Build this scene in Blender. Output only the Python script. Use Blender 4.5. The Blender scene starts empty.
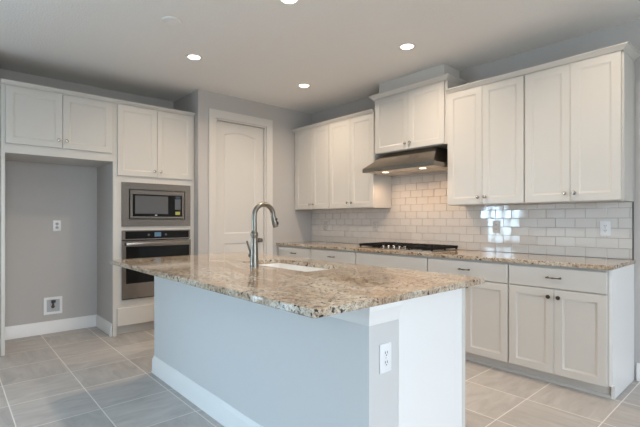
import bpy, bmesh, math, random
from mathutils import Vector, Matrix
random.seed(7)
S = bpy.context.scene
COL = S.collection
PI = math.pi

# ---------------------------------------------------------------- camera
cd = bpy.data.cameras.new('camera'); cam = bpy.data.objects.new('camera', cd); COL.objects.link(cam)
cam.location = (0, 0, 1.2154)
cam.rotation_euler = (PI/2, 0, PI/2 - 0.7254)
cd.sensor_width = 36; cd.lens = 418.8247/640*36
cd.shift_x = (320-318.1939)/640; cd.shift_y = (220.1947-213.5)/640
cd.clip_start = 0.02
S.camera = cam

# ---------------------------------------------------------------- world, exposure
S.view_settings.view_transform = 'Standard'; S.view_settings.look = 'None'
S.view_settings.exposure = -0.12; S.view_settings.gamma = 1; S.view_settings.use_curve_mapping = False
SKY = 12.0
W = bpy.data.worlds.new('overcast_sky'); S.world = W; W.use_nodes = True
nt = W.node_tree; nt.nodes.clear()
tc = nt.nodes.new('ShaderNodeTexCoord'); sx = nt.nodes.new('ShaderNodeSeparateXYZ')
rp = nt.nodes.new('ShaderNodeValToRGB'); bg = nt.nodes.new('ShaderNodeBackground'); ow = nt.nodes.new('ShaderNodeOutputWorld')
nt.links.new(tc.outputs['Generated'], sx.inputs[0]); 
mr = nt.nodes.new('ShaderNodeMapRange'); mr.inputs[1].default_value = -1; mr.inputs[2].default_value = 1
nt.links.new(sx.outputs['Z'], mr.inputs[0]); nt.links.new(mr.outputs[0], rp.inputs[0])
e = rp.color_ramp.elements
e[0].position = 0.47; e[0].color = (0.42, 0.45, 0.45, 1); e[1].position = 0.52; e[1].color = (0.76, 0.88, 1.0, 1)
# the sky is a clear blue towards -x and a pale haze towards +x
mr2 = nt.nodes.new('ShaderNodeMapRange'); mr2.inputs[1].default_value = -.6; mr2.inputs[2].default_value = .6
nt.links.new(sx.outputs['X'], mr2.inputs[0])
tint = nt.nodes.new('ShaderNodeMix'); tint.data_type = 'RGBA'; nt.links.new(mr2.outputs[0], tint.inputs[0])
tint.inputs[6].default_value = (2.35, 3.0, 3.4, 1); tint.inputs[7].default_value = (1.0, 1.0, 1.0, 1)
mul = nt.nodes.new('ShaderNodeMix'); mul.data_type = 'RGBA'; mul.blend_type = 'MULTIPLY'; mul.inputs[0].default_value = 1
nt.links.new(rp.outputs[0], mul.inputs[6]); nt.links.new(tint.outputs[2], mul.inputs[7]); nt.links.new(mul.outputs[2], bg.inputs[0]); bg.inputs[1].default_value = SKY
nt.links.new(bg.outputs[0], ow.inputs[0])

# room extents
XL, XP, XN, YW, ZC = -4.70, -4.571, -5.288, 3.925, 2.742
XR, YB = 3.3, -3.3
XO = -4.677            # face of the tall oven cabinets
# window openings: wall, a0, a1, z0, z1
WIN_LEFT = (-2.95, -1.70, 0.03, 2.25)
WIN_RIGHT = (-1.1, 2.0, 0.08, 2.50)
def portal(name, loc, rot, w, h):
    L = bpy.data.lights.new(name, 'AREA'); L.shape = 'RECTANGLE'; L.size = w; L.size_y = h
    L.cycles.is_portal = True
    o = bpy.data.objects.new(name, L); COL.objects.link(o); o.location = loc; o.rotation_euler = rot
portal('sky_portal', (XL-0.13, (WIN_LEFT[0]+WIN_LEFT[1])/2, (WIN_LEFT[2]+WIN_LEFT[3])/2), (PI/2, 0, -PI/2), WIN_LEFT[1]-WIN_LEFT[0], WIN_LEFT[3]-WIN_LEFT[2])
portal('sky_portal', (XR+0.13, (WIN_RIGHT[0]+WIN_RIGHT[1])/2, (WIN_RIGHT[2]+WIN_RIGHT[3])/2), (PI/2, 0, PI/2), WIN_RIGHT[1]-WIN_RIGHT[0], WIN_RIGHT[3]-WIN_RIGHT[2])
CAN_W = 11.0      # watts of each recessed downlight
HOOD_W = 2.3      # watts of each hood lamp
CAN_COL = (1.0, 0.80, 0.60)
HOOD_COL = (1.0, 0.66, 0.40)

# ---------------------------------------------------------------- materials
def mat(name, color=(.8,.8,.8), rough=.5, metal=0, **kw):
    m = bpy.data.materials.new(name); m.use_nodes = True
    b = m.node_tree.nodes['Principled BSDF']
    b.inputs['Base Color'].default_value = (*color, 1); b.inputs['Roughness'].default_value = rough; b.inputs['Metallic'].default_value = metal
    for k, v in kw.items(): b.inputs[k].default_value = v
    return m
def N(m, t, **kw):
    n = m.node_tree.nodes.new(t)
    for k, v in kw.items(): setattr(n, k, v)
    return n
def LK(m, a, b): m.node_tree.links.new(a, b)
def BS(m): return m.node_tree.nodes['Principled BSDF']
def ramp(m, fac, stops, interp='LINEAR'):
    r = N(m, 'ShaderNodeValToRGB'); r.color_ramp.interpolation = interp
    el = r.color_ramp.elements
    while len(el) < len(stops): el.new(0.5)
    for q, (p, c) in zip(el, stops):
        q.position = p; q.color = (*c, 1) if len(c) == 3 else c
    LK(m, fac, r.inputs[0]); return r
def noise(m, vec, scale, detail=3, rough=.5, dist=0):
    n = N(m, 'ShaderNodeTexNoise'); n.inputs['Scale'].default_value = scale; n.inputs['Detail'].default_value = detail
    n.inputs['Roughness'].default_value = rough; n.inputs['Distortion'].default_value = dist
    if vec is not None: LK(m, vec, n.inputs['Vector'])
    return n
def mapped(m, scale=(1,1,1), rot=(0,0,0), coord='Object'):
    t = N(m, 'ShaderNodeTexCoord'); p = N(m, 'ShaderNodeMapping')
    p.inputs['Scale'].default_value = scale; p.inputs['Rotation'].default_value = rot
    LK(m, t.outputs[coord], p.inputs[0]); return p.outputs[0]
def bump(m, h, strength, dist=.01):
    b = N(m, 'ShaderNodeBump'); b.inputs['Strength'].default_value = strength; b.inputs['Distance'].default_value = dist
    LK(m, h, b.inputs['Height']); LK(m, b.outputs[0], BS(m).inputs['Normal'])
def mix(m, fac, a, b, mode='MIX'):
    x = N(m, 'ShaderNodeMix', data_type='RGBA', blend_type=mode)
    for s, v in ((x.inputs[0], fac), (x.inputs[6], a), (x.inputs[7], b)):
        if hasattr(v, 'is_output') or hasattr(v, 'links'): LK(m, v, s)
        else: s.default_value = v if not isinstance(v, tuple) else (*v, 1)
    return x.outputs[2]

def paint(name, col, rough, bs=0.0, sc=120):
    m = mat(name, col, rough)
    if bs: bump(m, noise(m, mapped(m), sc, 2).outputs['Fac'], bs, .004)
    return m
M_wall = paint('grey_wall_paint', (.50,.48,.465), .75, .08)
M_knee = paint('pale_grey_island_paint', (.61,.605,.60), .6, .08)
M_ceil = paint('ceiling_texture_paint', (.82,.80,.775), .85, 1.0, 70)
M_cab = paint('white_cabinet_paint', (.61,.585,.55), .32)
M_trim = paint('white_trim_paint', (.82,.81,.80), .35)
M_door = paint('white_door_paint', (.66,.635,.605), .35)
M_plate = mat('white_plastic', (.82,.82,.83), .3)
M_cream = mat('cream_plastic', (.62,.585,.55), .25)
M_slot = mat('dark_slot', (.03,.03,.03), .5)
M_greyp = mat('grey_plastic', (.45,.46,.48), .4)
M_gap = mat('shadow_seam', (.25,.24,.22), .7)

def stainless(name, col, rough, axis=0):
    m = mat(name, col, rough, 1.0)
    sc = [300,300,300]; sc[axis] = 3.0
    n = noise(m, mapped(m, tuple(sc)), 1.0, 2)
    r = ramp(m, n.outputs['Fac'], [(.3,(rough*.92,)*3), (.7,(rough*1.08,)*3)])
    LK(m, r.outputs[0], BS(m).inputs['Roughness'])
    return m
M_steel = mat('brushed_stainless', (.29,.255,.225), .27, 1.0)
M_hood = stainless('hood_stainless', (.25,.215,.18), .24)
hb_ = BS(M_hood); hb_.inputs['Anisotropic'].default_value = .85
tg_ = N(M_hood, 'ShaderNodeCombineXYZ'); tg_.inputs[0].default_value = .7; tg_.inputs[1].default_value = .7; LK(M_hood, tg_.outputs[0], hb_.inputs['Tangent'])
M_under = mat('glow_lightened_steel', (.66,.60,.53), .42, 1.0)  # lightened so the warm glow under the hood sits in its colour
M_nickel = mat('brushed_nickel', (.24,.22,.19), .34, 1.0)
M_knob = mat('satin_nickel_knob', (.52,.49,.45), .25, 1.0)
M_bronze = mat('dark_pewter', (.12,.10,.085), .35, 1.0)
M_black = mat('black_glass', (.008,.008,.008), .06, 0, IOR=1.33)
M_window = mat('smoked_glass', (.11,.11,.115), .12)
M_iron = mat('cast_iron', (.010,.0095,.009), .6, 0, IOR=1.25)
M_sink = mat('white_porcelain', (.86,.86,.85), .15)
M_cooktop = stainless('cooktop_steel', (.45,.43,.41), .3)
M_yellow = mat('yellow_sticker', (.42,.42,.10), .5)
def emit(name, col, st):
    m = mat(name, col, .5); b = BS(m)
    b.inputs['Emission Color'].default_value = (*col, 1); b.inputs['Emission Strength'].default_value = st
    return m
M_lamp = emit('lamp_lens', (1.0,.86,.68), 9.0)
M_hlamp = emit('hood_lamp_lens', (1.0,.78,.52), 5.0)
M_disp = emit('blue_display', (.25,.5,.75), .32); BS(M_disp).inputs['Base Color'].default_value = (.02,.02,.02,1); BS(M_disp).inputs['Roughness'].default_value = .2

def make_granite():
    m = mat('speckled_granite', (.6,.5,.4), .07)
    v = mapped(m, (1,1,1)); vs = mapped(m, (.55,1.35,1), (0,0,.25))
    big = noise(m, vs, 4.5, 5, .62, .6)
    med = noise(m, v, 52, 4, .62)
    c2 = ramp(m, med.outputs['Fac'], [(.34,(.36,.32,.26)), (.45,(.53,.475,.385)), (.60,(.67,.63,.54))])
    c1 = ramp(m, med.outputs['Fac'], [(.34,(.19,.105,.055)), (.46,(.31,.19,.105)), (.60,(.43,.285,.165))])
    vm = ramp(m, big.outputs['Fac'], [(.34,(.90,)*3), (.48,(.52,)*3), (.62,(.12,)*3)])
    a = mix(m, vm.outputs[0], c2.outputs[0], c1.outputs[0])
    fine = noise(m, v, 150, 2, .6)
    cf = ramp(m, fine.outputs['Fac'], [(.33,(.45,.37,.31)), (.47,(1,1,1)), (.66,(1.15,1.14,1.12))])
    a = mix(m, .8, a, cf.outputs[0], 'MULTIPLY')
    # black and rust flecks, clustered
    fl = noise(m, v, 50, 2, .5); cl = noise(m, v, 7, 2)
    fm = ramp(m, fl.outputs['Fac'], [(.585,(0,0,0)), (.60,(1,1,1))])
    cm = ramp(m, cl.outputs['Fac'], [(.42,(.3,)*3), (.54,(1,1,1))])
    k = mix(m, 1.0, fm.outputs[0], cm.outputs[0], 'MULTIPLY')
    a = mix(m, k, a, (.022,.02,.02))
    rs = noise(m, v, 48, 2, .5, .3)
    mp = N(m,'ShaderNodeMapping'); mp.inputs['Location'].default_value = (3.1,1.7,.4); LK(m, v, mp.inputs[0]); LK(m, mp.outputs[0], rs.inputs['Vector'])
    rm = ramp(m, rs.outputs['Fac'], [(.61,(0,0,0)), (.66,(.7,)*3)])
    a = mix(m, rm.outputs[0], a, (.20,.11,.07))
    LK(m, a, BS(m).inputs['Base Color'])
    return m
M_granite = make_granite()

def make_floor():
    m = mat('taupe_floor_tile', (.4,.36,.33), .38)
    g = N(m, 'ShaderNodeNewGeometry'); s = N(m, 'ShaderNodeSeparateXYZ'); LK(m, g.outputs['Position'], s.inputs[0])
    P = .44
    def mth(op, a, b=None):
        n = N(m, 'ShaderNodeMath', operation=op)
        for i, v in enumerate((a, b)):
            if v is None: continue
            if isinstance(v, (int, float)): n.inputs[i].default_value = v
            else: LK(m, v, n.inputs[i])
        return n.outputs[0]
    ux = mth('DIVIDE', mth('ADD', s.outputs['X'], 3.83), P); uy = mth('DIVIDE', mth('SUBTRACT', s.outputs['Y'], .304), P)
    def edge(u): return mth('ABSOLUTE', mth('SUBTRACT', mth('FRACT', u), .5))
    d = mth('MAXIMUM', edge(ux), edge(uy))
    gm = ramp(m, d, [(.4915,(0,0,0)), (.4935,(1,1,1))])
    cell = N(m, 'ShaderNodeCombineXYZ'); LK(m, mth('FLOOR', ux), cell.inputs[0]); LK(m, mth('FLOOR', uy), cell.inputs[1])
    wn = N(m, 'ShaderNodeTexWhiteNoise'); LK(m, cell.outputs[0], wn.inputs[0])
    off = N(m, 'ShaderNodeVectorMath', operation='SCALE'); LK(m, wn.outputs['Color'], off.inputs[0]); off.inputs['Scale'].default_value = 20
    ad = N(m, 'ShaderNodeVectorMath', operation='ADD'); LK(m, g.outputs['Position'], ad.inputs[0]); LK(m, off.outputs[0], ad.inputs[1])
    def st(sc, scale):
        p = N(m, 'ShaderNodeMapping'); p.inputs['Scale'].default_value = sc; p.inputs['Rotation'].default_value = (0,0,.12); LK(m, ad.outputs[0], p.inputs[0])
        return noise(m, p.outputs[0], scale, 6, .62, .8).outputs['Fac']
    sel = ramp(m, wn.outputs['Value'], [(.49,(0,0,0)), (.51,(1,1,1))])
    f1 = mix(m, sel.outputs[0], st((1,3.5,1), 3.5), st((3.5,1,1), 3.5))
    tone = ramp(m, f1, [(.28,(.38,.36,.345)), (.5,(.47,.445,.425)), (.72,(.55,.525,.505))])
    tv = ramp(m, wn.outputs['Value'], [(0,(.90,)*3), (1,(1.06,)*3)])
    t = mix(m, 1.0, tone.outputs[0], tv.outputs[0], 'MULTIPLY')
    c = mix(m, gm.outputs[0], t, (.80,.76,.72))
    LK(m, c, BS(m).inputs['Base Color'])
    inv = ramp(m, d, [(.490,(1,1,1)), (.497,(0,0,0))])
    bump(m, inv.outputs[0], .35, .003)
    return m
M_floor = make_floor()

def make_tile():
    m = mat('white_glazed_tile', (.68,.645,.61), .05, 0, IOR=1.58)
    bump(m, noise(m, mapped(m), 14, 2).outputs['Fac'], .02, .01)
    return m
M_tile = make_tile()
M_grout = mat('grey_grout', (.42,.38,.35), .9)
M_edge = mat('bronze_edge_trim', (.12,.11,.10), .4, .8)

def make_pane():
    m = bpy.data.materials.new('window_glass'); m.use_nodes = True; n = m.node_tree; n.nodes.clear()
    t = n.nodes.new('ShaderNodeBsdfTransparent'); g = n.nodes.new('ShaderNodeBsdfGlossy'); g.inputs['Roughness'].default_value = .02
    w = n.nodes.new('ShaderNodeLayerWeight'); w.inputs[0].default_value = .5; p = n.nodes.new('ShaderNodeMath'); p.operation = 'POWER'; p.inputs[1].default_value = 5; n.links.new(w.outputs['Facing'], p.inputs[0])
    f = n.nodes.new('ShaderNodeMath'); f.operation = 'MULTIPLY_ADD'; f.inputs[1].default_value = .9; f.inputs[2].default_value = .04; n.links.new(p.outputs[0], f.inputs[0])
    x = n.nodes.new('ShaderNodeMixShader'); o = n.nodes.new('ShaderNodeOutputMaterial')
    n.links.new(f.outputs[0], x.inputs[0]); n.links.new(t.outputs[0], x.inputs[1]); n.links.new(g.outputs[0], x.inputs[2]); n.links.new(x.outputs[0], o.inputs[0])
    return m
M_pane = make_pane()

# ---------------------------------------------------------------- mesh helpers
class MB:
    """collects shapes, then links them as one mesh object"""
    def __init__(s): s.bm = bmesh.new()
    def _join(s, t, mi):
        for f in t.faces: f.material_index = mi
        me = bpy.data.meshes.new('tmp'); t.to_mesh(me); t.free(); s.bm.from_mesh(me); bpy.data.meshes.remove(me)
    def box(s, x0, x1, y0, y1, z0, z1, bev=0.0, seg=1, mi=0):
        t = bmesh.new(); bmesh.ops.create_cube(t, size=1)
        for v in t.verts:
            v.co = ((x0+x1)/2+v.co.x*(x1-x0), (y0+y1)/2+v.co.y*(y1-y0), (z0+z1)/2+v.co.z*(z1-z0))
        if bev: bmesh.ops.bevel(t, geom=list(t.edges), offset=bev, segments=seg, profile=.5, affect='EDGES')
        s._join(t, mi); return s
    def prism(s, poly, axis, a, b, mi=0, bev=0.0):
        """poly: 2d points in the two axes other than axis (in x,y,z order)"""
        t = bmesh.new()
        def P(p, c):
            q = list(p); q.insert('xyz'.index(axis), c); return t.verts.new(q)
        A = [P(p, a) for p in poly]; Bv = [P(p, b) for p in poly]
        t.faces.new(A); t.faces.new(Bv[::-1]); n = len(poly)
        for i in range(n): t.faces.new((A[i], Bv[i], Bv[(i+1)%n], A[(i+1)%n]))
        bmesh.ops.recalc_face_normals(t, faces=t.faces)
        if bev: bmesh.ops.bevel(t, geom=list(t.edges), offset=bev, segments=1, profile=.5, affect='EDGES')
        s._join(t, mi); return s
    def loft(s, rings, mi=0, cap0=True, cap1=True):
        t = bmesh.new(); R = [[t.verts.new(p) for p in r] for r in rings]; n = len(R[0])
        for a, b in zip(R, R[1:]):
            for i in range(n): t.faces.new((a[i], a[(i+1)%n], b[(i+1)%n], b[i]))
        if cap0: t.faces.new(R[0][::-1])
        if cap1: t.faces.new(R[-1])
        bmesh.ops.recalc_face_normals(t, faces=t.faces)
        s._join(t, mi); return s
    def lathe(s, prof, org=(0,0,0), axis='z', n=24, mi=0):
        """prof: (radius, height) pairs along the axis"""
        O = Vector(org)
        rot = {'z': Matrix.Identity(3), 'x': Matrix.Rotation(PI/2, 3, 'Y'), 'y': Matrix.Rotation(-PI/2, 3, 'X'), '-y': Matrix.Rotation(PI/2, 3, 'X'), '-x': Matrix.Rotation(-PI/2, 3, 'Y'), '-z': Matrix.Rotation(PI, 3, 'X')}[axis]
        rings = [[O + rot @ Vector((max(r,1e-4)*math.cos(2*PI*k/n), max(r,1e-4)*math.sin(2*PI*k/n), h)) for k in range(n)] for r, h in prof]
        return s.loft(rings, mi)
    def tube(s, pts, r, n=12, mi=0):
        pts = [Vector(p) for p in pts]; rings = []; up = None
        for i, p in enumerate(pts):
            d = (pts[min(i+1,len(pts)-1)] - pts[max(i-1,0)]).normalized()
            if up is None: up = d.orthogonal().normalized()
            up = (up - d*up.dot(d)).normalized(); w = d.cross(up)
            rr = r[i] if isinstance(r, (list, tuple)) else r
            rings.append([p + (up*math.cos(2*PI*k/n) + w*math.sin(2*PI*k/n))*rr for k in range(n)])
        return s.loft(rings, mi)
    def build(s, name, m, parent=None, smooth=True):
        bm = s.bm
        for f in bm.faces: f.smooth = smooth
        for e in bm.edges:
            if len(e.link_faces) != 2 or e.calc_face_angle(3) > math.radians(28): e.smooth = False
        me = bpy.data.meshes.new(name); bm.to_mesh(me); bm.free()
        for q in (m if isinstance(m, (list, tuple)) else [m]): me.materials.append(q)
        o = bpy.data.objects.new(name, me); COL.objects.link(o)
        if parent is not None: o.parent = parent
        return o
def tag(o, label, cat, group=None):
    o['label'] = label; o['category'] = cat
    if group: o['group'] = group
    return o
def thing(name, label, cat, loc=(0,0,0), rz=0, group=None):
    o = bpy.data.objects.new(name, None); COL.objects.link(o); o.empty_display_size = .05
    o.location = loc; o.rotation_euler = (0,0,rz); return tag(o, label, cat, group)
def struct(o):
    o['kind'] = 'structure'; return o
def copy_tree(o, parent=None):
    c = o.copy(); COL.objects.link(c)
    if parent is not None: c.parent = parent
    for ch in list(o.children): copy_tree(ch, c)
    return c

# ---------------------------------------------------------------- room shell
T = .12
b = MB(); b.box(XN-.4, XR+T, YB-T, YW+T, -.10, 0); struct(b.build('floor', M_floor))
b = MB(); b.box(XN-.4, XR+T, YB-T, YW+T, ZC, ZC+.10); struct(b.build('ceiling', M_ceil))
b = MB(); b.box(XN-T, XR+T, YW, YW+T, 0, ZC); struct(b.build('wall_range', M_wall))
b = MB(); b.box(XN-T, XN, 2.312, YW, 0, ZC); struct(b.build('wall_pantry_rear', M_wall))
DY0, DY1, DZ = 2.415, 3.135, 2.44          # pantry door opening
b = MB()
b.box(XP-T, XP, 2.19, DY0, 0, ZC); b.box(XP-T, XP, DY1, YW, 0, ZC); b.box(XP-T, XP, DY0, DY1, DZ, ZC); b.box(XN, XP-T, 2.19, 2.19+T, 0, ZC)
struct(b.build('wall_pantry', M_wall))
b = MB(); b.box(XN-T, XN, .20, 2.31, 0, ZC); struct(b.build('wall_niche', M_wall))
b = MB(); b.box(XN, XO-.022, 1.293, 1.308, 0, 1.824); struct(b.build('wall_niche_side', M_wall))
def wall_with_opening(name, fn, a0, a1, win):
    b = MB(); w0, w1, z0, z1 = win
    for q in ((a0, w0, 0, ZC), (w1, a1, 0, ZC), (w0, w1, z1, ZC), (w0, w1, 0, z0)):
        if q[1]-q[0] > 1e-3 and q[3]-q[2] > 1e-3: fn(b, *q)
    return struct(b.build(name, M_wall))
wall_with_opening('wall_left', lambda b,a,c,z,w: b.box(XL-T, XL, a, c, z, w), YB, .34, WIN_LEFT)
b = MB(); b.box(XN-T, XL-T, .20, .34, 0, ZC); struct(b.build('wall_niche_end', M_wall))
b = MB(); b.box(XL-T, XR+T, YB-T, YB, 0, ZC); struct(b.build('wall_back', M_wall))
wall_with_opening('wall_right', lambda b,a,c,z,w: b.box(XR, XR+T, a, c, z, w), YB, YW, WIN_RIGHT)
def window(name, win, n, place):
    """frame + mullions + one pane, in local (u along the wall, v through it, z)"""
    w0, w1, z0, z1 = win; f = MB(); g = MB()
    def bx(mb, u0, u1, v0, v1, za, zb): place(mb, u0, u1, v0, v1, za, zb)
    bx(f, w0, w1, -.09, -.03, z0, z0+.06); bx(f, w0, w1, -.09, -.03, z1-.06, z1)
    for k in range(n+1):
        u = w0 + (w1-w0)*k/n
        bx(f, max(w0, u-.045), min(w1, u+.045), -.09, -.03, z0+.06, z1-.06)
    fr = struct(f.build(name, M_trim))
    bx(g, w0+.01, w1-.01, -.062, -.058, z0+.03, z1-.03); g.build('glass_pane', M_pane, fr)
window('window_1', WIN_LEFT, 2, lambda mb,u0,u1,v0,v1,a,c: mb.box(XL+v0,XL+v1,u0,u1,a,c))
window('window_2', WIN_RIGHT, 3, lambda mb,u0,u1,v0,v1,a,c: mb.box(XR-v1,XR-v0,u0,u1,a,c))

def bb_prof(n0, d, h=.132, t=.014):
    """baseboard section: n0 wall plane, d outward sign"""
    return [(n0, .0005), (n0+d*t, .0005), (n0+d*t, h*.74), (n0+d*t*.78, h*.80), (n0+d*t*.70, h*.86), (n0+d*t*.35, h*.93), (n0+d*t*.30, h), (n0, h)]
def baseboard(name, axis, n0, d, a, c):
    b = MB(); pr = bb_prof(n0, d)
    b.prism(pr, axis, a, c); return struct(b.build(name, M_trim))
baseboard('baseboard_niche', 'y', XN+.0005, 1, .392, 1.292)
baseboard('baseboard_niche_side', 'x', 1.2925, -1, XN+.016, XO-.03)
baseboard('baseboard_range', 'x', YW-.0005, -1, -.775, XR-.02)
baseboard('baseboard_left', 'y', XL+.0005, 1, -1.68, .33)
baseboard('baseboard_pantry', 'y', XP+.0005, 1, 2.20, 2.32)

# pantry door with an arched upper panel, and its casing
def casing():
    b = MB(); w = .092
    pr = lambda y0, s: [(XP+.0005, y0), (XP+.012, y0), (XP+.014, y0+s*w*.12), (XP+.014, y0+s*w*.6), (XP+.019, y0+s*w*.78), (XP+.019, y0+s*w), (XP+.0005, y0+s*w)]
    b.prism(pr(DY0-.005, -1), 'z', 0.0005, DZ+.005); b.prism(pr(DY1+.005, 1), 'z', 0.0005, DZ+.005)
    z0 = DZ+.0055
    b.prism([(XP+.0005, z0), (XP+.012, z0), (XP+.014, z0+w*.12), (XP+.014, z0+w*.6), (XP+.019, z0+w*.78), (XP+.019, z0+w), (XP+.0005, z0+w)], 'y', DY0-.005-w, DY1+.005+w)
    # jamb lining inside the opening
    b.box(XP-T, XP+.0004, DY0+.0005, DY0+.014, .0005, DZ-.0005); b.box(XP-T, XP+.0004, DY1-.014, DY1-.0005, .0005, DZ-.0005); b.box(XP-T, XP+.0004, DY0+.014, DY1-.014, DZ-.014, DZ-.0005)
    b.box(XP-.095, XP-.083, DY1-.026, DY1-.014, .0005, DZ-.014); b.box(XP-.095, XP-.083, DY0+.014, DY0+.026, .0005, DZ-.014)
    return struct(b.build('trim_1', M_door))
casing()
def pantry_door():
    x1 = XP-.042; x0 = x1-.036; y0, y1, z0, z1 = DY0+.017, DY1-.017, .012, DZ-.017
    b = MB(); pl, pr_ = y0+.115, y1-.115
    def panel(za, zb, arch):
        pts = [(pl, za), (pr_, za)]
        n = 14
        for k in range(n+1):
            t = k/n; y = pr_ + (pl-pr_)*t; pts.append((y, zb + arch*math.sin(PI*t)**1.3))
        return pts
    pans = [panel(1.05, 2.275, .04), panel(.22, .93, 0)]
    # face plate with two holes: build as a grid of solid stiles and rails
    b.box(x0, x1, y0, pl, z0, z1); b.box(x0, x1, pr_, y1, z0, z1); b.box(x0, x1, pl, pr_, z0, .22); b.box(x0, x1, pl, pr_, .93, 1.05)
    top = pans[0][2:]; n = len(top)
    b.prism([(y, z) for y, z in top] + [(pl, z1), (pr_, z1)], 'x', x0, x1)
    for p in pans:
        cy = sum(q[0] for q in p)/len(p); cz = (min(q[1] for q in p)+max(q[1] for q in p))/2
        def ins(d):
            out = []
            for y, z in p:
                fy = 1-d/((pr_-pl)/2); fz = 1-d/((max(q[1] for q in p)-min(q[1] for q in p))/2)
                out.append((cy+(y-cy)*fy, cz+(z-cz)*fz))
            return out
        rings = [[(x1-.001, y, z) for y, z in ins(-.001)], [(x1-.009, y, z) for y, z in ins(.012)], [(x1-.009, y, z) for y, z in ins(.022)], [(x1-.004, y, z) for y, z in ins(.045)]]
        b.loft(rings, 0, False, True)
    d = struct(b.build('door_1', M_door))
    k = MB(); kz, ky = .955, y1-.065
    k.lathe([(0,0),(.031,0),(.031,.004),(.026,.009),(.011,.013),(.010,.03),(.017,.036),(.0265,.046),(.0275,.054),(.022,.063),(.010,.067),(0,.0675)], (x1+.0005, ky, kz), 'x')
    k.build('door_knob', M_nickel, d)
pantry_door()

# ---------------------------------------------------------------- cabinet pieces (local frame: faces -y, carcass front at y=0)
DT = .020
def shaker(mb, x0, x1, z0, z1, fw=.062, yb=-.0015):
    y1 = yb-DT+.0015; 
    def R(i, y): return [(x0+i, y, z0+i), (x1-i, y, z0+i), (x1-i, y, z1-i), (x0+i, y, z1-i)]
    mb.loft([R(0,yb), R(0,y1+.002), R(.002,y1), R(fw-.004,y1), R(fw,y1+.003), R(fw+.007,y1+.0055), R(fw+.009,y1+.0075)], 0, True, True)
def slab(mb, x0, x1, z0, z1, yb=-.0015):
    y1 = yb-DT+.0015
    def R(i, y): return [(x0+i, y, z0+i), (x1-i, y, z0+i), (x1-i, y, z1-i), (x0+i, y, z1-i)]
    mb.loft([R(0,yb), R(0,y1+.004), R(.004,y1)], 0, True, True)
def knob(parent, x, z, m):
    b = MB(); b.lathe([(0,0),(.0075,0),(.0065,.003),(.0055,.010),(.008,.014),(.0145,.018),(.0155,.022),(.013,.027),(.006,.029),(0,.0293)], (x, -DT-.0003, z), '-y', 16)
    return b.build('knob', m, parent)
def pull(parent, x, z, m, L=.10):
    b = MB(); y = -DT-.026; n = 12
    pts = []; rr = []
    for k in range(n+1):
        t = k/n*2-1; pts.append((x+t*L/2, y+.006*t*t, z)); rr.append(.0040+.0022*math.exp(-(t/.22)**2)+.0015*math.exp(-((abs(t)-.85)/.12)**2))
    b.tube(pts, rr, 10)
    for s in (-1, 1):
        b.tube([(x+s*L*.42, y+.004, z), (x+s*L*.42, -DT-.0003, z)], .0045, 8)
        b.lathe([(0,0),(.008,0),(.007,.003),(0,.0035)], (x+s*L*.42, -DT-.0003, z), '-y', 12)
    return b.build('pull_handle', m, parent)
def doors(root, pairs, z0, z1, kz, m_knob, fw=.062):
    """pairs: list of (x0, x1, side of the knob)"""
    for x0, x1, s in pairs:
        b = MB(); shaker(b, x0, x1, z0, z1, fw); d = b.build('door', M_cab, root)
        knob(d, x1-.032 if s > 0 else x0+.032, kz, m_knob)
def crown_seg(mb, x0, x1, z0, z1, out, y0=-DT, r0=0, r1=0, depth=.3):
    """crown along the front with optional mitred returns at either end (r0 / r1 true)"""
    h = z1-z0; prof = [(0,0),(.006,0),(.008,h*.16),(out*.35,h*.38),(out*.75,h*.62),(out*.86,h*.80),(out,h*.82),(out,h),(0,h)]
    a = [(x0-(o if r0 else 0), y0-o, z0+z) for o, z in prof]; c = [(x1+(o if r1 else 0), y0-o, z0+z) for o, z in prof]
    rings = []
    if r0: rings.append([(x0-o, depth, z0+z) for o, z in prof])
    rings += [a, c]
    if r1: rings.append([(x1+o, depth, z0+z) for o, z in prof])
    mb.loft(rings, 0)

def base_cabinet(x0, x1, label, kind, fill0=0, end=False):
    w = x1-x0; yf = 3.331; root = thing('base_cabinet', label, 'cabinet', (x0, yf, 0), 0, 'white base cabinets under the range counter')
    D = YW-yf-.002; zt = .8825
    b = MB(); b.box(.0004, w-.0004-(.018 if end else 0), 0, D, .098, zt); b.build('carcass', M_cab, root)
    k = MB(); k.box(.0004, w-.0004-(.018 if end else 0), .062, .08, .0006, .0975)
    k.prism([(.062,.0006),(.046,.0006),(.046,.006),(.050,.016),(.057,.022),(.062,.023)], 'x', .0004, w-.0004-(.018 if end else 0)); k.build('toe_kick', M_cab, root)
    if end:
        e_ = MB(); e_.prism([(-.0005,.098),(.048,.098),(.048,.0006),(D,.0006),(D,zt),(-.0005,zt)], 'x', w-.0178, w-.0004); e_.build('end_panel', M_trim, root)  # lighter white than the cabinet, daylight on this side put into the colour
    g = .006; r1 = w-g-(.022 if end else 0); r0 = g+fill0
    f = MB(); slab(f, r0, r1, .716, .866); d = f.build('drawer', M_cab, root)
    if kind != 'false': pull(d, (r0+r1)/2, .795, M_bronze)
    c = (r0+r1)/2
    doors(root, [(r0, c-.0015, 1), (c+.0015, r1, -1)], .092, .708, .655, M_bronze, .058)
    return root
BX = [-4.5705, -3.876, -3.126, -2.223, -1.478, -.790]
base_cabinet(BX[0], BX[1], 'white base cabinet in the corner, its end against the pantry wall', 'd', .035)
base_cabinet(BX[1], BX[2], 'white base cabinet with slim drawer, one along from the corner cabinet', 'd')
base_cabinet(BX[2], BX[3], 'wide white base cabinet with plain pull-less front below the black cooktop', 'false')
base_cabinet(BX[3], BX[4], 'white base cabinet half hidden by the island, between cooktop cabinet and end cabinet', 'd')
base_cabinet(BX[4], BX[5], 'white base cabinet with exposed side panel at the open end of the run', 'd', 0, True)

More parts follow.
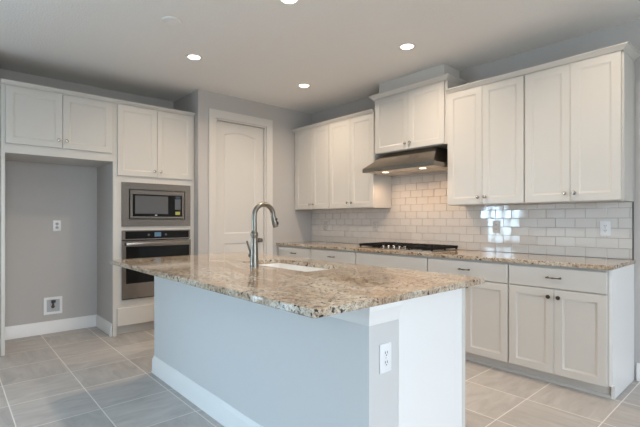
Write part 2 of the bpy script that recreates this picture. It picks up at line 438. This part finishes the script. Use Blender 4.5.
def wall_cabinet(x0, x1, z0, z1, pairs, label, czt, out=.042, yf=3.618, fill0=0, r0=0, r1=0, name='wall_cabinet', cz0=None, side=0):
    w = x1-x0; root = thing(name, label, 'cabinet', (x0, yf, 0), 0, 'white wall cabinets along the range wall'); D = YW-yf-.0105
    b = MB(); b.box(.0004, w-.0004, 0, D, z0+.0, z1+.012); b.build('carcass', M_cab, root)
    doors(root, [(p0-x0, p1-x0, s) for p0, p1, s in pairs], z0+.004, z1, z0+.065, M_knob)
    c = MB(); crown_seg(c, .0004, w-.0004, cz0 or z1+.003, czt, out, -.0005 if cz0 else -DT, r0, r1, D); c.box(.0004, w-.0004, -.001, D, z1+.0125, czt); c.build('crown', M_cab, root)
    return root
ZU = 1.358
wall_cabinet(-4.5705, -3.857, ZU, 2.425, [(-4.538,-4.183,1),(-4.180,-3.860,-1)], 'white two-door wall cabinet in the corner against the pantry wall', 2.462)
wall_cabinet(-3.857, -3.115, ZU, 2.425, [(-3.853,-3.488,1),(-3.485,-3.119,-1)], 'white two-door wall cabinet between corner cabinet and hood', 2.462)
wall_cabinet(-2.190, -1.473, ZU, 2.425, [(-2.186,-1.841,1),(-1.838,-1.478,-1)], 'white two-door wall cabinet between the hood and the end wall cabinet', 2.462)
r2 = wall_cabinet(-1.473, -.792, ZU, 2.425, [(-1.468,-1.131,1),(-1.128,-.803,-1)], 'white two-door wall cabinet with exposed side panel at the open end of the row', 2.462, r1=1)
b = MB(); x = -.792+1.473
b.box(x, x+.004, 0, .03, ZU+.002, 2.43); b.box(x, x+.004, .27, .296, ZU+.002, 2.43); b.build('side_stile', M_cab, r2)
mid = wall_cabinet(-3.113, -2.192, 1.955, 2.560, [(-3.090,-2.6435,1),(-2.6405,-2.222,-1)], 'shorter raised white cabinet over the hood, with box to the ceiling', 2.606, .045, 3.612, r0=1, r1=1)
b = MB(); b.box(.055, .921-.045, .012, .30, 2.6065, ZC-.001, .001); b.build('riser_box', M_cab, mid)

# ---------------------------------------------------------------- tall units on the fridge wall (local frame turned 90 degrees: local x -> +Y, local -y -> +X)
def tall_root(name, label, cat, y, group=None): return thing(name, label, cat, (XO-DT, y, 0), PI/2, group)
DEP = (XO-DT)-XN-.002
fr = tall_root('fridge_surround', 'white cabinet with two doors bridging the empty fridge niche, on a tall side panel', 'cabinet', .36)
L = 1.2935-.36
b = MB(); b.box(.031, L-.0004, 0, DEP, 1.825, 2.437); b.build('carcass', M_cab, fr)
b = MB(); b.box(.0, .0305, -.019, DEP, .0006, 2.437, .001); b.build('side_panel', M_cab, fr)
b = MB(); b.box(.0308, L-.0004, -DT+.001, -.0006, 1.825, 2.437); b.build('face_frame', M_cab, fr)
def tall_doors(root, pairs, z0, z1, kz):
    for x0, x1, s in pairs:
        b = MB(); shaker(b, x0, x1, z0, z1, .06, -DT-.0002); d = b.build('door', M_cab, root)
        k = MB(); k.lathe([(0,0),(.0075,0),(.0065,.003),(.0055,.010),(.008,.014),(.0145,.018),(.0155,.022),(.013,.027),(.006,.029),(0,.0293)], (x1-.032 if s > 0 else x0+.032, -2*DT-.0003, kz), '-y', 16); k.build('knob', M_knob, d)
tall_doors(fr, [(.034,.4745,1),(.4775,.919,-1)], 1.909, 2.425, 1.982)
b = MB(); crown_seg(b, 0, L-.0004, 2.440, 2.475, .032, -DT); b.box(0, L-.0004, -.018, DEP, 2.4375, 2.475); b.build('crown', M_cab, fr)

ov = tall_root('oven_cabinet', 'tall white cabinet holding the microwave and wall oven, beside the pantry', 'cabinet', 1.294)
L = 2.186-1.294; ax = lambda y: y-1.294
b = MB()
b.box(.0155, .0335, 0, DEP, .10, 2.437); b.box(L-.018, L-.0004, 0, DEP, .0006, 2.437); b.box(.0335, L-.018, DEP-.012, DEP, .10, 2.437)
for z in (.100, .352, 1.112, 1.626): b.box(.0335, L-.018, 0, DEP-.012, z, z+.016)
b.box(.0335, L-.018, 0, DEP-.012, 2.42, 2.437); b.build('carcass', M_cab, ov)
b = MB()
x0, x1 = ax(1.378), ax(2.128)
b.box(.0003, x0, -DT+.001, -.0006, .10, 2.437); b.box(.0003, .036, -DT+.001, -.0006, .0006, .0998); b.box(x1, L-.0004, -DT+.001, -.0006, .10, 2.437)
for za, zb in ((.10,.380), (1.104,1.152), (1.612,2.437)): b.box(x0, x1, -DT+.001, -.0006, za, zb)
b.build('face_frame', M_cab, ov)
tall_doors(ov, [(ax(1.335),ax(1.7445),1),(ax(1.7475),ax(2.157),-1)], 1.687, 2.430, 1.752)
b = MB(); slab(b, ax(1.331), ax(2.160), .103, .290, -DT-.0002); dr = b.build('drawer', M_cab, ov)
k = MB(); k.lathe([(0,0),(.0075,0),(.0065,.003),(.0055,.010),(.008,.014),(.0145,.018),(.0155,.022),(.013,.027),(.006,.029),(0,.0293)], (ax(1.735), -2*DT-.0003, .182), '-y', 16); k.build('knob', M_bronze, dr)
b = MB(); b.box(.0362, L-.019, .045, .061, .0006, .0995); b.build('toe_kick', M_cab, ov)
b = MB(); crown_seg(b, .0004, L-.0004, 2.440, 2.475, .032, -DT); b.box(.0004, L-.0004, -.018, DEP, 2.4375, 2.475); b.build('crown', M_cab, ov)

# microwave
YF = -DT-.0005        # face frame front, local
mw = tall_root('microwave', 'stainless built-in microwave with trim frame above the wall oven', 'microwave', 1.294)
def ring(mb, x0, x1, z0, z1, i, y0, y1):
    mb.box(x0, x1, y0, y1, z0, z0+i[0]); mb.box(x0, x1, y0, y1, z1-i[1], z1)
    mb.box(x0, x0+i[2], y0, y1, z0+i[0], z1-i[1]); mb.box(x1-i[3], x1, y0, y1, z0+i[0], z1-i[1])
b = MB(); ring(b, ax(1.375), ax(2.136), 1.148, 1.619, (.075,.071,.072,.068), YF-.012, YF+.0002); b.build('trim_frame', M_steel, mw)
b = MB(); b.box(ax(1.452), ax(2.063), -.004, .38, 1.228, 1.545); b.build('body', M_black, mw)
b = MB(); ring(b, ax(1.460), ax(2.055), 1.234, 1.540, (.022,.044,.024,.022), YF-.018, -.0045); d = b.build('door', M_steel, mw)
b = MB(); b.box(ax(1.4842), ax(2.0328), YF-.012, -.0045, 1.2562, 1.4958); g = b.build('glass', M_black, d)
b = MB(); b.box(ax(1.512), ax(1.870), YF-.0135, YF-.0122, 1.286, 1.480); b.build('window', M_window, d)
b = MB(); b.box(ax(1.95), ax(2.015), YF-.0135, YF-.0122, 1.335, 1.455); b.build('keypad', mat('keypad_grey', (.10,.11,.13), .3), d)
b = MB(); b.box(ax(1.958), ax(2.008), YF-.0137, YF-.0124, 1.462, 1.485); b.build('display', mat('dim_display', (.05,.08,.12), .2), d)
b = MB(); b.box(ax(1.955), ax(2.008), YF-.0137, YF-.0124, 1.276, 1.312); b.build('energy_sticker', M_yellow, d)
b = MB(); b.lathe([(0,0),(.014,0),(.014,.0012),(0,.0012)], (ax(1.735), YF-.0122, 1.271), '-y', 16); lo = b.build('maker_badge', mat('pale_badge', (.5,.5,.5), .4), d)
lo.data.transform(Matrix.Translation((ax(1.735),0,1.271)) @ Matrix.Diagonal((1,1,.42,1)) @ Matrix.Translation((-ax(1.735),0,-1.271)))

# wall oven
wo = tall_root('wall_oven', 'stainless single wall oven with black glass door, under the microwave', 'oven', 1.294)
b = MB(); b.box(ax(1.382), ax(2.124), -.018, .52, .384, 1.100); b.build('body', M_iron, wo)
b = MB(); ring(b, ax(1.377), ax(2.132), 1.004, 1.107, (.012,.010,.033,.020), YF-.016, YF+.0002); cp = b.build('control_panel', M_steel, wo)
b = MB(); b.box(ax(1.4105), ax(2.1115), YF-.013, YF+.0002, 1.0165, 1.0965); b.build('control_glass', M_black, cp)
b = MB(); b.box(ax(1.718), ax(1.790), YF-.0142, YF-.0132, 1.035, 1.082); b.build('display', M_disp, cp)
for yy in (1.655, 1.845):
    b = MB(); b.lathe([(0,0),(.012,0),(.012,.001),(0,.001)], (ax(yy), YF-.0132, 1.056), '-y', 14); b.build('touch_button', M_window, cp)
b = MB(); ring(b, ax(1.377), ax(2.132), .384, .994, (.158,.060,.036,.018), YF-.030, YF+.0002); od = b.build('oven_door', M_steel, wo)
b = MB(); b.box(ax(1.4135), ax(2.1135), YF-.027, YF+.0002, .5425, .9335); b.build('door_window', M_black, od)
b = MB(); b.box(ax(1.405), ax(2.112), YF-.078, YF-.058, .944, .980, .006, 2)
for yy in (1.44, 2.07): b.box(ax(yy)-.012, ax(yy)+.012, YF-.060, YF-.0302, .950, .974)
b.build('handle', M_steel, od)
b = MB(); b.box(ax(1.381), ax(2.128), YF-.010, YF+.0002, .3815, .3835); b.box(ax(1.381), ax(2.128), -.03, -.0205, .372, .3813); b.build('lower_vent', M_black, wo)

# ---------------------------------------------------------------- range counter, backsplash
def slab_rounded(mb, x0, x1, y0, y1, z0, z1, rad, corners, hole=None):
    """countertop outline with rounded corners given as a dict of booleans (x-index, y-index)"""
    def corner(cx, cy, r, a0): return [(cx+r*math.cos(a0+k*PI/2/5), cy+r*math.sin(a0+k*PI/2/5)) for k in range(6)]
    o = []
    for (ix, iy, a0) in ((0,0,PI), (1,0,1.5*PI), (1,1,0), (0,1,.5*PI)):
        r = rad if (ix, iy) in corners else .002
        o += corner(x1-r if ix else x0+r, y1-r if iy else y0+r, r, a0)
    c = .003
    def sh(d):
        return [(x + (-d if x > (x0+x1)/2 else d), y + (-d if y > (y0+y1)/2 else d)) for x, y in o]
    t = bmesh.new(); rings = []
    for d, z in ((c,z0),(0,z0+c),(0,z1-c),(c,z1)): rings.append([t.verts.new((x,y,z)) for x, y in sh(d)])
    n = len(o)
    for a, q in zip(rings, rings[1:]):
        for i in range(n): t.faces.new((a[i], a[(i+1)%n], q[(i+1)%n], q[i]))
    if hole is None:
        t.faces.new(rings[0][::-1]); t.faces.new(rings[-1])
    else:
        hx0, hx1, hy0, hy1, hr = hole; h = []
        for (ix, iy, a0) in ((0,0,PI), (1,0,1.5*PI), (1,1,0), (0,1,.5*PI)):
            h += corner(hx1-hr if ix else hx0+hr, hy1-hr if iy else hy0+hr, hr, a0)
        H = [[t.verts.new((x,y,z)) for x, y in h] for z in (z0, z1)]
        for k in range(n):
            t.faces.new((H[1][k], H[1][(k+1)%n], H[0][(k+1)%n], H[0][k]))
            t.faces.new((rings[-1][k], rings[-1][(k+1)%n], H[1][(k+1)%n], H[1][k]))
            t.faces.new((rings[0][(k+1)%n], rings[0][k], H[0][k], H[0][(k+1)%n]))
    bmesh.ops.recalc_face_normals(t, faces=t.faces)
    mb._join(t, 0)
ZT = .914
b = MB(); slab_rounded(b, XP+.0008, -.784, 3.290, YW-.0005, .8835, ZT, .012, {(1,0)})
tag(b.build('range_countertop', M_granite), 'long granite countertop along the tiled wall, carrying the cooktop', 'countertop')

def backsplash():
    root = MB(); pw, ph, gr = .150, .0795, .0032; yb = YW-.0006; yt = yb-.008
    rects = [(XP+.002, -.800, ZT+.001, ZU-.001), (-3.112, -2.193, ZU-.001, 1.953)]
    for x0, x1, z0, z1 in rects: root.box(x0, x1, yb-.004, yb, z0, z1, mi=1)
    r = 0; z = ZT+.002
    while z < 1.95:
        za, zb = z, z+ph-gr
        x = -.815-.075*(r % 2)-pw*26
        while x < -.80:
            for X0, X1, Z0, Z1 in rects:
                a0, a1, c0, c1 = max(x, X0+.001), min(x+pw-gr, X1-.001), max(za, Z0+.0005), min(zb, Z1)
                # rows under the cabinets run on behind the hood without a break at ZU
                if X0 < -4 and zb > ZU-.001 and -3.112 < x+pw/2 < -2.193: c1 = zb
                if X0 > -4 and za < ZU-.001: continue
                if a1-a0 < .012 or c1-c0 < .012: continue
                tx, tz = random.gauss(0, .010), random.gauss(0, .008); cx, cz = (a0+a1)/2, (c0+c1)/2
                def R(i, y): return [(px, y + (tx*(px-cx)+tz*(pz-cz) if y < yt+.002 else 0), pz) for px, pz in ((a0+i,c0+i),(a1-i,c0+i),(a1-i,c1-i),(a0+i,c1-i))]
                root.loft([R(0,yb-.003), R(0,yt+.0012), R(.0015,yt)], 0, False, True)
            x += pw
        z += ph; r += 1
    o = root.build('tile_backsplash', [M_tile, M_grout]); tag(o, 'white glazed subway tile backsplash between range counter and wall cabinets', 'backsplash')
    e_ = MB(); e_.box(-.7995, -.7945, yb-.0105, yb, ZT+.001, ZU-.001); e_.build('edge_trim', M_edge, o)
backsplash()

# ---------------------------------------------------------------- range hood
hd = thing('range_hood', 'stainless under-cabinet range hood with two lit lamps above the cooktop', 'range hood', (-2.652, YW, 1.73))
hw = .446; yf = 3.392-YW; yk = -.0105
b = MB()
lipz = .040
def hr_(x, y0, y1, z): return [(-x, y0, z), (x, y0, z), (x, y1, z), (-x, y1, z)]
b.loft([hr_(hw-.012, yf+.012, yk, .006), hr_(hw-.012, yf+.012, yk, .001), hr_(hw, yf, yk, 0), hr_(hw, yf, yk, lipz), hr_(hw-.004, yf+.004, yk, lipz+.004),
        hr_(hw-.12, yf+.235, yk, .206), hr_(hw-.12, yf+.239, yk, .210)], 0, True, True)
b.build('canopy', M_hood, hd)
b = MB(); b.box(-hw+.16, hw-.16, yf+.262, yk-.001, .2105, .2235); b.build('collar', M_hood, hd)
b = MB()
for s in (-1, 1): b.box(s*.20-.17, s*.20+.17, yf+.20, yk-.06, -.004, -.0005, .002)
b.build('grease_filter', M_under, hd)
b = MB(); b.box(-hw+.013, hw-.013, yf+.013, yk-.002, -.0004, .0004); b.build('underside', M_under, hd)
for s in (-.235, .235):
    b = MB(); b.lathe([(0,-.003),(.030,-.003),(.034,-.002),(.034,-.0005),(0,-.0005)], (s, yf+.135, 0), 'z', 20); lm = b.build('lamp', M_hlamp, hd)
    Ld = bpy.data.lights.new('hood_light', 'SPOT'); Ld.energy = HOOD_W*4; Ld.color = HOOD_COL; Ld.spot_size = math.radians(150); Ld.spot_blend = .6; Ld.shadow_soft_size = .03
    lo = bpy.data.objects.new('hood_light', Ld); COL.objects.link(lo); lo.parent = hd; lo.location = (s, yf+.135, -.012); lo.rotation_euler = (math.radians(12), 0, 0)

# ---------------------------------------------------------------- cooktop
ck = thing('gas_cooktop', 'gas cooktop with black iron grates and a centre row of silver knobs', 'cooktop', (-2.690, 3.625, ZT+.0006))
b = MB(); b.box(-.468, .466, -.235, .240, 0, .008, .003, 2); b.build('pan', M_cooktop, ck)
for bx, by, r in ((-.315,-.105,.040),(-.315,.12,.032),(0,.06,.052),(.315,-.105,.032),(.315,.12,.040)):
    q = MB(); q.lathe([(0,.0082),(r+.012,.0082),(r+.010,.014),(r,.018),(0,.0182)], (bx,by,0), 'z', 20); q.lathe([(0,.0183),(r*.8,.0183),(r*.78,.026),(r*.6,.028),(0,.028)], (bx,by,0), 'z', 20); q.build('burner', M_iron, ck)
for gx, w, y0 in ((-.322,.288,-.222),(0,.340,-.130),(.320,.288,-.222)):
    q = MB(); x0, x1, y1, zt, t = gx-w/2, gx+w/2, .232, .046, .013
    q.box(x0, x1, y0, y0+t, zt-.024, zt); q.box(x0, x1, y1-t, y1, zt-.024, zt); q.box(x0, x0+t, y0+t, y1-t, zt-.024, zt); q.box(x1-t, x1, y0+t, y1-t, zt-.024, zt)
    for k in range(1, 4): q.box(x0+k*w/4-t/2, x0+k*w/4+t/2, y0+t, y1-t, zt-.012, zt+.002)
    for yy in (y0+(y1-y0)*.27, (y0+y1)/2, y0+(y1-y0)*.73): q.box(x0+t, x1-t, yy-t/2, yy+t/2, zt-.013, zt+.001)
    for px in (x0+.006, x1-.006-t):
        for py in (y0+.004, (y0+y1)/2, y1-.004-t): q.box(px, px+t, py, py+t, .0082, zt-.024)
    q.build('grate', M_iron, ck)
for k in range(5):
    q = MB(); q.lathe([(0,.0082),(.021,.0082),(.0205,.014),(.018,.016),(.017,.036),(.014,.040),(0,.0402)], ((k-2)*.069-.014, -.188, 0), 'z', 18); q.build('control_knob', M_steel, ck)

# ---------------------------------------------------------------- island
IX0, IX1, IY0, IYK, IY1 = -3.372, -1.098, 1.240, 1.424, 1.968
isl = thing('kitchen_island', 'white island with grey knee wall and seating overhang in the kitchen centre', 'island', ((IX0+IX1)/2, 1.6, 0))
def ib(name, mb, m):
    mb.bm.transform(Matrix.Translation((-(IX0+IX1)/2, -1.6, 0))); return mb.build(name, m, isl)
b = MB(); b.box(IX0, IX1, IY0, IYK, .0006, .8832); ib('knee_wall', b, M_knee)
b = MB(); t_ = .016
def wrap(mb, prof):
    """profile (outward, z) swept round the near face and both ends of the knee wall"""
    c = [(IX0, IYK-.0006, -1, 0), (IX0, IY0, -1, -1), (IX1, IY0, 1, -1), (IX1, IYK-.0006, 1, 0)]
    mb.loft([[(x+dx*o, y+dy*o, z) for o, z in prof] for x, y, dx, dy in c], 0)
hh = .135
wrap(b, [(.0006,.0006),(.018,.0006),(.018,.004),(.014,.016),(.014,hh*.74),(.011,hh*.8),(.0098,hh*.86),(.005,hh*.93),(.004,hh),(.0006,hh)]); ib('baseboard', b, M_trim)
b = MB(); wrap(b, [(.0006,.800),(.005,.800),(.007,.806),(.009,.822),(.015,.842),(.024,.860),(.027,.866),(.027,.8832),(.0006,.8832)]); ib('top_trim', b, M_trim)
b = MB(); b.box(IX0+.012, IX1-.0195, IYK+.0005, IY1-.020, .0975, .8832); 
# open top where the sink bowl hangs
b.bm.free(); b = MB()
sx0, sx1, sy0, sy1 = -2.64, -1.875, 1.570, 1.931
b.box(IX0+.012, sx0-.02, IYK+.0005, IY1-.020, .0975, .8832); b.box(sx1+.02, IX1-.0195, IYK+.0005, IY1-.020, .0975, .8832)
b.box(sx0-.02, sx1+.02, IYK+.0005, IY1-.020, .0975, .62); b.box(sx0-.02, sx1+.02, IY1-.026, IY1-.020, .62, .8832)
ib('carcass', b, M_cab)
b = MB(); b.box(IX1-.019, IX1+.002, IYK+.0004, IY1-.031, .0006, .8832); ib('end_panel', b, M_trim)
b = MB(); b.box(IX1-.019, IX1+.004, IY1-.0306, IY1-.0003, .0006, .8832, .001); ib('corner_stile', b, M_cab)
b = MB(); b.box(IX0+.012, IX1-.0195, IY1-.095, IY1-.08, .0006, .097); ib('toe_kick', b, M_cab)
# doors on the working side (they face the range)
nd = 5; wd = (IX1-.04-IX0-.02)/nd
for k in range(nd):
    q = MB(); shaker(q, -wd/2+.002, wd/2-.002, .105, .865 if k in (2,3) else .690, .058)
    q.bm.transform(Matrix.Translation((IX0+.02+wd*(k+.5), IY1-.0195, 0)) @ Matrix.Rotation(PI, 4, 'Z')); d = ib('door', q, M_cab)
    if k not in (2,3):
        q = MB(); slab(q, -wd/2+.002, wd/2-.002, .70, .865); q.bm.transform(Matrix.Translation((IX0+.02+wd*(k+.5), IY1-.0195, 0)) @ Matrix.Rotation(PI, 4, 'Z')); ib('drawer', q, M_cab)
b = MB(); slab_rounded(b, -3.425, -1.060, .9235, 2.108, .8836, ZT, .014, {(0,0),(1,0),(0,1),(1,1)}, (sx0, sx1, sy0, sy1, .02))
tag(b.build('island_countertop', M_granite), 'large granite island worktop with cut-out for the white sink', 'countertop')
# undermount sink bowl
def rr(x0, x1, y0, y1, r, z):
    o = []
    for (ix, iy, a0) in ((0,0,PI), (1,0,1.5*PI), (1,1,0), (0,1,.5*PI)):
        cx, cy = (x1-r if ix else x0+r), (y1-r if iy else y0+r)
        o += [(cx+r*math.cos(a0+k*PI/2/5), cy+r*math.sin(a0+k*PI/2/5), z) for k in range(6)]
    return o
b = MB(); zt = .8828
b.loft([rr(sx0-.012, sx1+.012, sy0-.009, sy1+.009, .03, zt-.012), rr(sx0-.012, sx1+.012, sy0-.009, sy1+.009, .03, zt), rr(sx0+.0, sx1, sy0, sy1, .02, zt),
        rr(sx0+.006, sx1-.006, sy0+.006, sy1-.006, .035, zt-.19), rr(sx0+.04, sx1-.04, sy0+.04, sy1-.04, .03, zt-.205)], 0, False, True)
b.loft([rr(sx0-.012, sx1+.012, sy0-.009, sy1+.009, .03, zt-.012), rr(sx0-.008, sx1+.008, sy0-.008, sy1+.008, .03, zt-.21)], 0, False, True)
sk = tag(b.build('kitchen_sink', M_sink), 'white undermount sink set in the island worktop beside the faucet', 'sink')
b = MB(); b.lathe([(0,0),(.042,0),(.040,.003),(.028,.001),(0,.001)], ((sx0+sx1)/2, (sy0+sy1)/2, zt-.2045), 'z', 20); b.build('drain', M_nickel, sk)

# faucet
fc = thing('kitchen_faucet', 'tall brushed nickel gooseneck faucet with side lever on the island worktop', 'faucet', (-2.285, 1.478, ZT+.0006))
b = MB(); b.lathe([(0,0),(.0285,0),(.0285,.006),(.027,.010),(.0262,.05),(.0245,.10),(.0215,.150),(.0205,.180),(.0215,.196),(.0245,.204),(.0245,.216),(.0205,.225),(.0170,.230),(0,.2305)], n=28); b.build('body', M_nickel, fc)
b = MB(); pts = [(0,0,.229)]; R = .074; zc = .330
for k in range(17):
    a = PI - k*PI*1.02/16; pts.append((0, R+R*math.cos(a), zc+R*math.sin(a)))
pts.insert(1, (0,0,.28))
b.tube(pts, .0160, 16); b.build('spout', M_nickel, fc)
b = MB(); p0 = Vector(pts[-1]); d_ = Vector((0, .30, -1)).normalized()
b.tube([p0 - d_*.004, p0+d_*.02, p0+d_*.05, p0+d_*.072, p0+d_*.0735], [.0165,.0180,.0200,.0190,.015], 16); sp = b.build('spray_head', M_nickel, fc)
b = MB(); side = Vector((.35,-.8,-.25)).normalized()
for u in (.020, .048):
    c = p0+d_*u+Vector((.85,.52,.10)).normalized()*.0185; b.tube([c-d_*(.006 if u<.03 else .013), c-d_*.003, c+d_*.003, c+d_*(.006 if u<.03 else .013)], [.003,.0085,.0085,.003], 10)
b.build('spray_button', M_slot, sp)
b = MB(); b.lathe([(0,0),(.0165,0),(.0165,.022),(.013,.027),(0,.028)], (-.0255,0,.072), '-x', 18); hb = b.build('handle', M_nickel, fc)
b = MB(); b.tube([(-.044,0,.072),(-.047,-.004,.10),(-.056,-.010,.135),(-.066,-.014,.166)], [.0055,.0062,.0068,.0050], 12); b.build('lever', M_nickel, hb)

# ---------------------------------------------------------------- outlets, plates, water box
def outlet(loc, rz, label, m_plate, face_col=None, w=.072, h=.117, group='outlets on the walls', kind='duplex'):
    root = thing('wall_outlet', label, 'outlet', loc, rz, group)
    b = MB(); b.box(-w/2, w/2, -.0055, 0, -h/2, h/2, .002, 2); b.build('cover_plate', m_plate, root)
    for s in (-1, 1):
        q = MB(); q.lathe([(0,0),(.0165,0),(.0160,.0015),(0,.0016)], (0,-.0056,s*.0195), '-y', 20); q.build('receptacle', face_col or m_plate, root)
        q = MB(); y = -.0075
        for x in (-.0063,.0063): q.box(x-.0013, x+.0013, y-.0008, y, s*.0195-.001, s*.0195+.008)
        q.lathe([(0,0),(.0026,0),(.0026,.0008),(0,.0008)], (0,y,s*.0195-.0075), '-y', 10); q.build('slots', M_slot, root)
    q = MB(); q.lathe([(0,0),(.003,0),(.002,.001),(0,.001)], (0,-.0056,0), '-y', 10); q.build('screw', M_greyp, root)
    return root
yt = YW-.0096
outlet((-.976, yt, 1.150), 0, 'white outlet on the tile near the open end of the counter', M_plate)
outlet((-1.858, yt, 1.150), 0, 'white outlet on the tile between cooktop and counter end', M_cream)
outlet((-3.362, yt, 1.140), 0, 'white outlet on the tile just on the pantry side of the cooktop', M_cream)
outlet((-4.264, yt, 1.140), 0, 'white outlet on the tile close to the pantry wall corner', M_cream)
outlet((IX1+.0006, 1.337, .655), PI/2, 'white outlet on the end of the island knee wall', M_plate)
outlet((XN+.0006, .895, 1.155), PI/2, 'white outlet midway up the empty fridge niche', M_plate, M_greyp)
wb = thing('water_valve_box', 'white recessed water supply box with valve low in the fridge niche', 'water valve box', (XN+.0006, .858, .295), PI/2)
b = MB(); ring(b, -.086, .086, -.092, .092, (.026,.026,.027,.025), -.010, 0); b.build('frame', M_plate, wb)
b = MB(); b.box(-.059, .061, -.0022, -.0004, -.066, .066); b.build('back_panel', M_greyp, wb)
b = MB(); b.lathe([(0,0),(.017,0),(.017,.004),(.009,.006),(.009,.030),(0,.030)], (0,-.0024,-.012), '-y', 16); b.tube([(0,-.022,-.012),(0,-.022,.05)], .009, 10); b.lathe([(0,0),(.006,0),(.006,.01),(0,.01)], (0,-.033,.0), '-y', 10); v_ = b.build('valve', M_bronze, wb)
b = MB(); b.box(-.020, .020, -.037, -.031, .032, .062, .002); b.build('valve_handle', M_slot, wb)

# ---------------------------------------------------------------- ceiling fixtures
def downlight(x, y, label, watts=CAN_W):
    root = thing('downlight', label, 'downlight', (x, y, ZC-.0005), 0, 'recessed downlights in the ceiling')
    b = MB(); n = 36
    def C(r, z): return [(r*math.cos(2*PI*k/n), r*math.sin(2*PI*k/n), z) for k in range(n)]
    b.loft([C(.054,-.0002), C(.078,-.0002), C(.078,-.003), C(.070,-.0055), C(.054,-.0028), C(.054,-.0002)], 0, False, False); b.build('trim_ring', M_trim, root)
    b = MB(); b.lathe([(0,-.0025),(.0535,-.0025),(.0535,-.0005),(0,-.0005)], n=n); b.build('lens', M_lamp, root)
    L = bpy.data.lights.new('downlight_beam', 'AREA'); L.shape = 'DISK'; L.size = .105; L.energy = watts; L.color = CAN_COL; L.spread = math.radians(150)
    o = bpy.data.objects.new('downlight_beam', L); COL.objects.link(o); o.parent = root; o.location = (0,0,-.008)
downlight(-3.702, 1.730, 'lit recessed downlight nearest the oven cabinet and smoke detector')
downlight(-3.658, 3.029, 'lit recessed downlight nearest the pantry door and wall corner')
downlight(-2.236, 3.026, 'lit recessed downlight in front of the cabinet over the hood')
downlight(-2.296, 1.767, 'lit recessed downlight over the island sink, cut by the top edge')
downlight(-.830, 3.026, 'added unseen recessed downlight before the end wall cabinet with exposed side panel', CAN_W*.6)  # added out of view to light the end cabinets
downlight(-.880, 1.767, 'added unseen recessed downlight past the outlet end of the island', CAN_W*.6)  # unseen fitting, put in for its light on this side
sd = thing('ceiling_speaker', 'flat round white unlit fixture on the ceiling', 'ceiling fixture', (-3.137, 1.288, ZC-.0005))
b = MB(); b.lathe([(0,-.014),(.060,-.014),(.068,-.011),(.072,-.004),(.072,0),(0,0)], n=36); b.build('cover', M_trim, sd)
b = MB(); b.lathe([(0,-.0165),(.042,-.0165),(.046,-.0142),(0,-.0142)], n=32); b.build('grille', M_trim, sd)
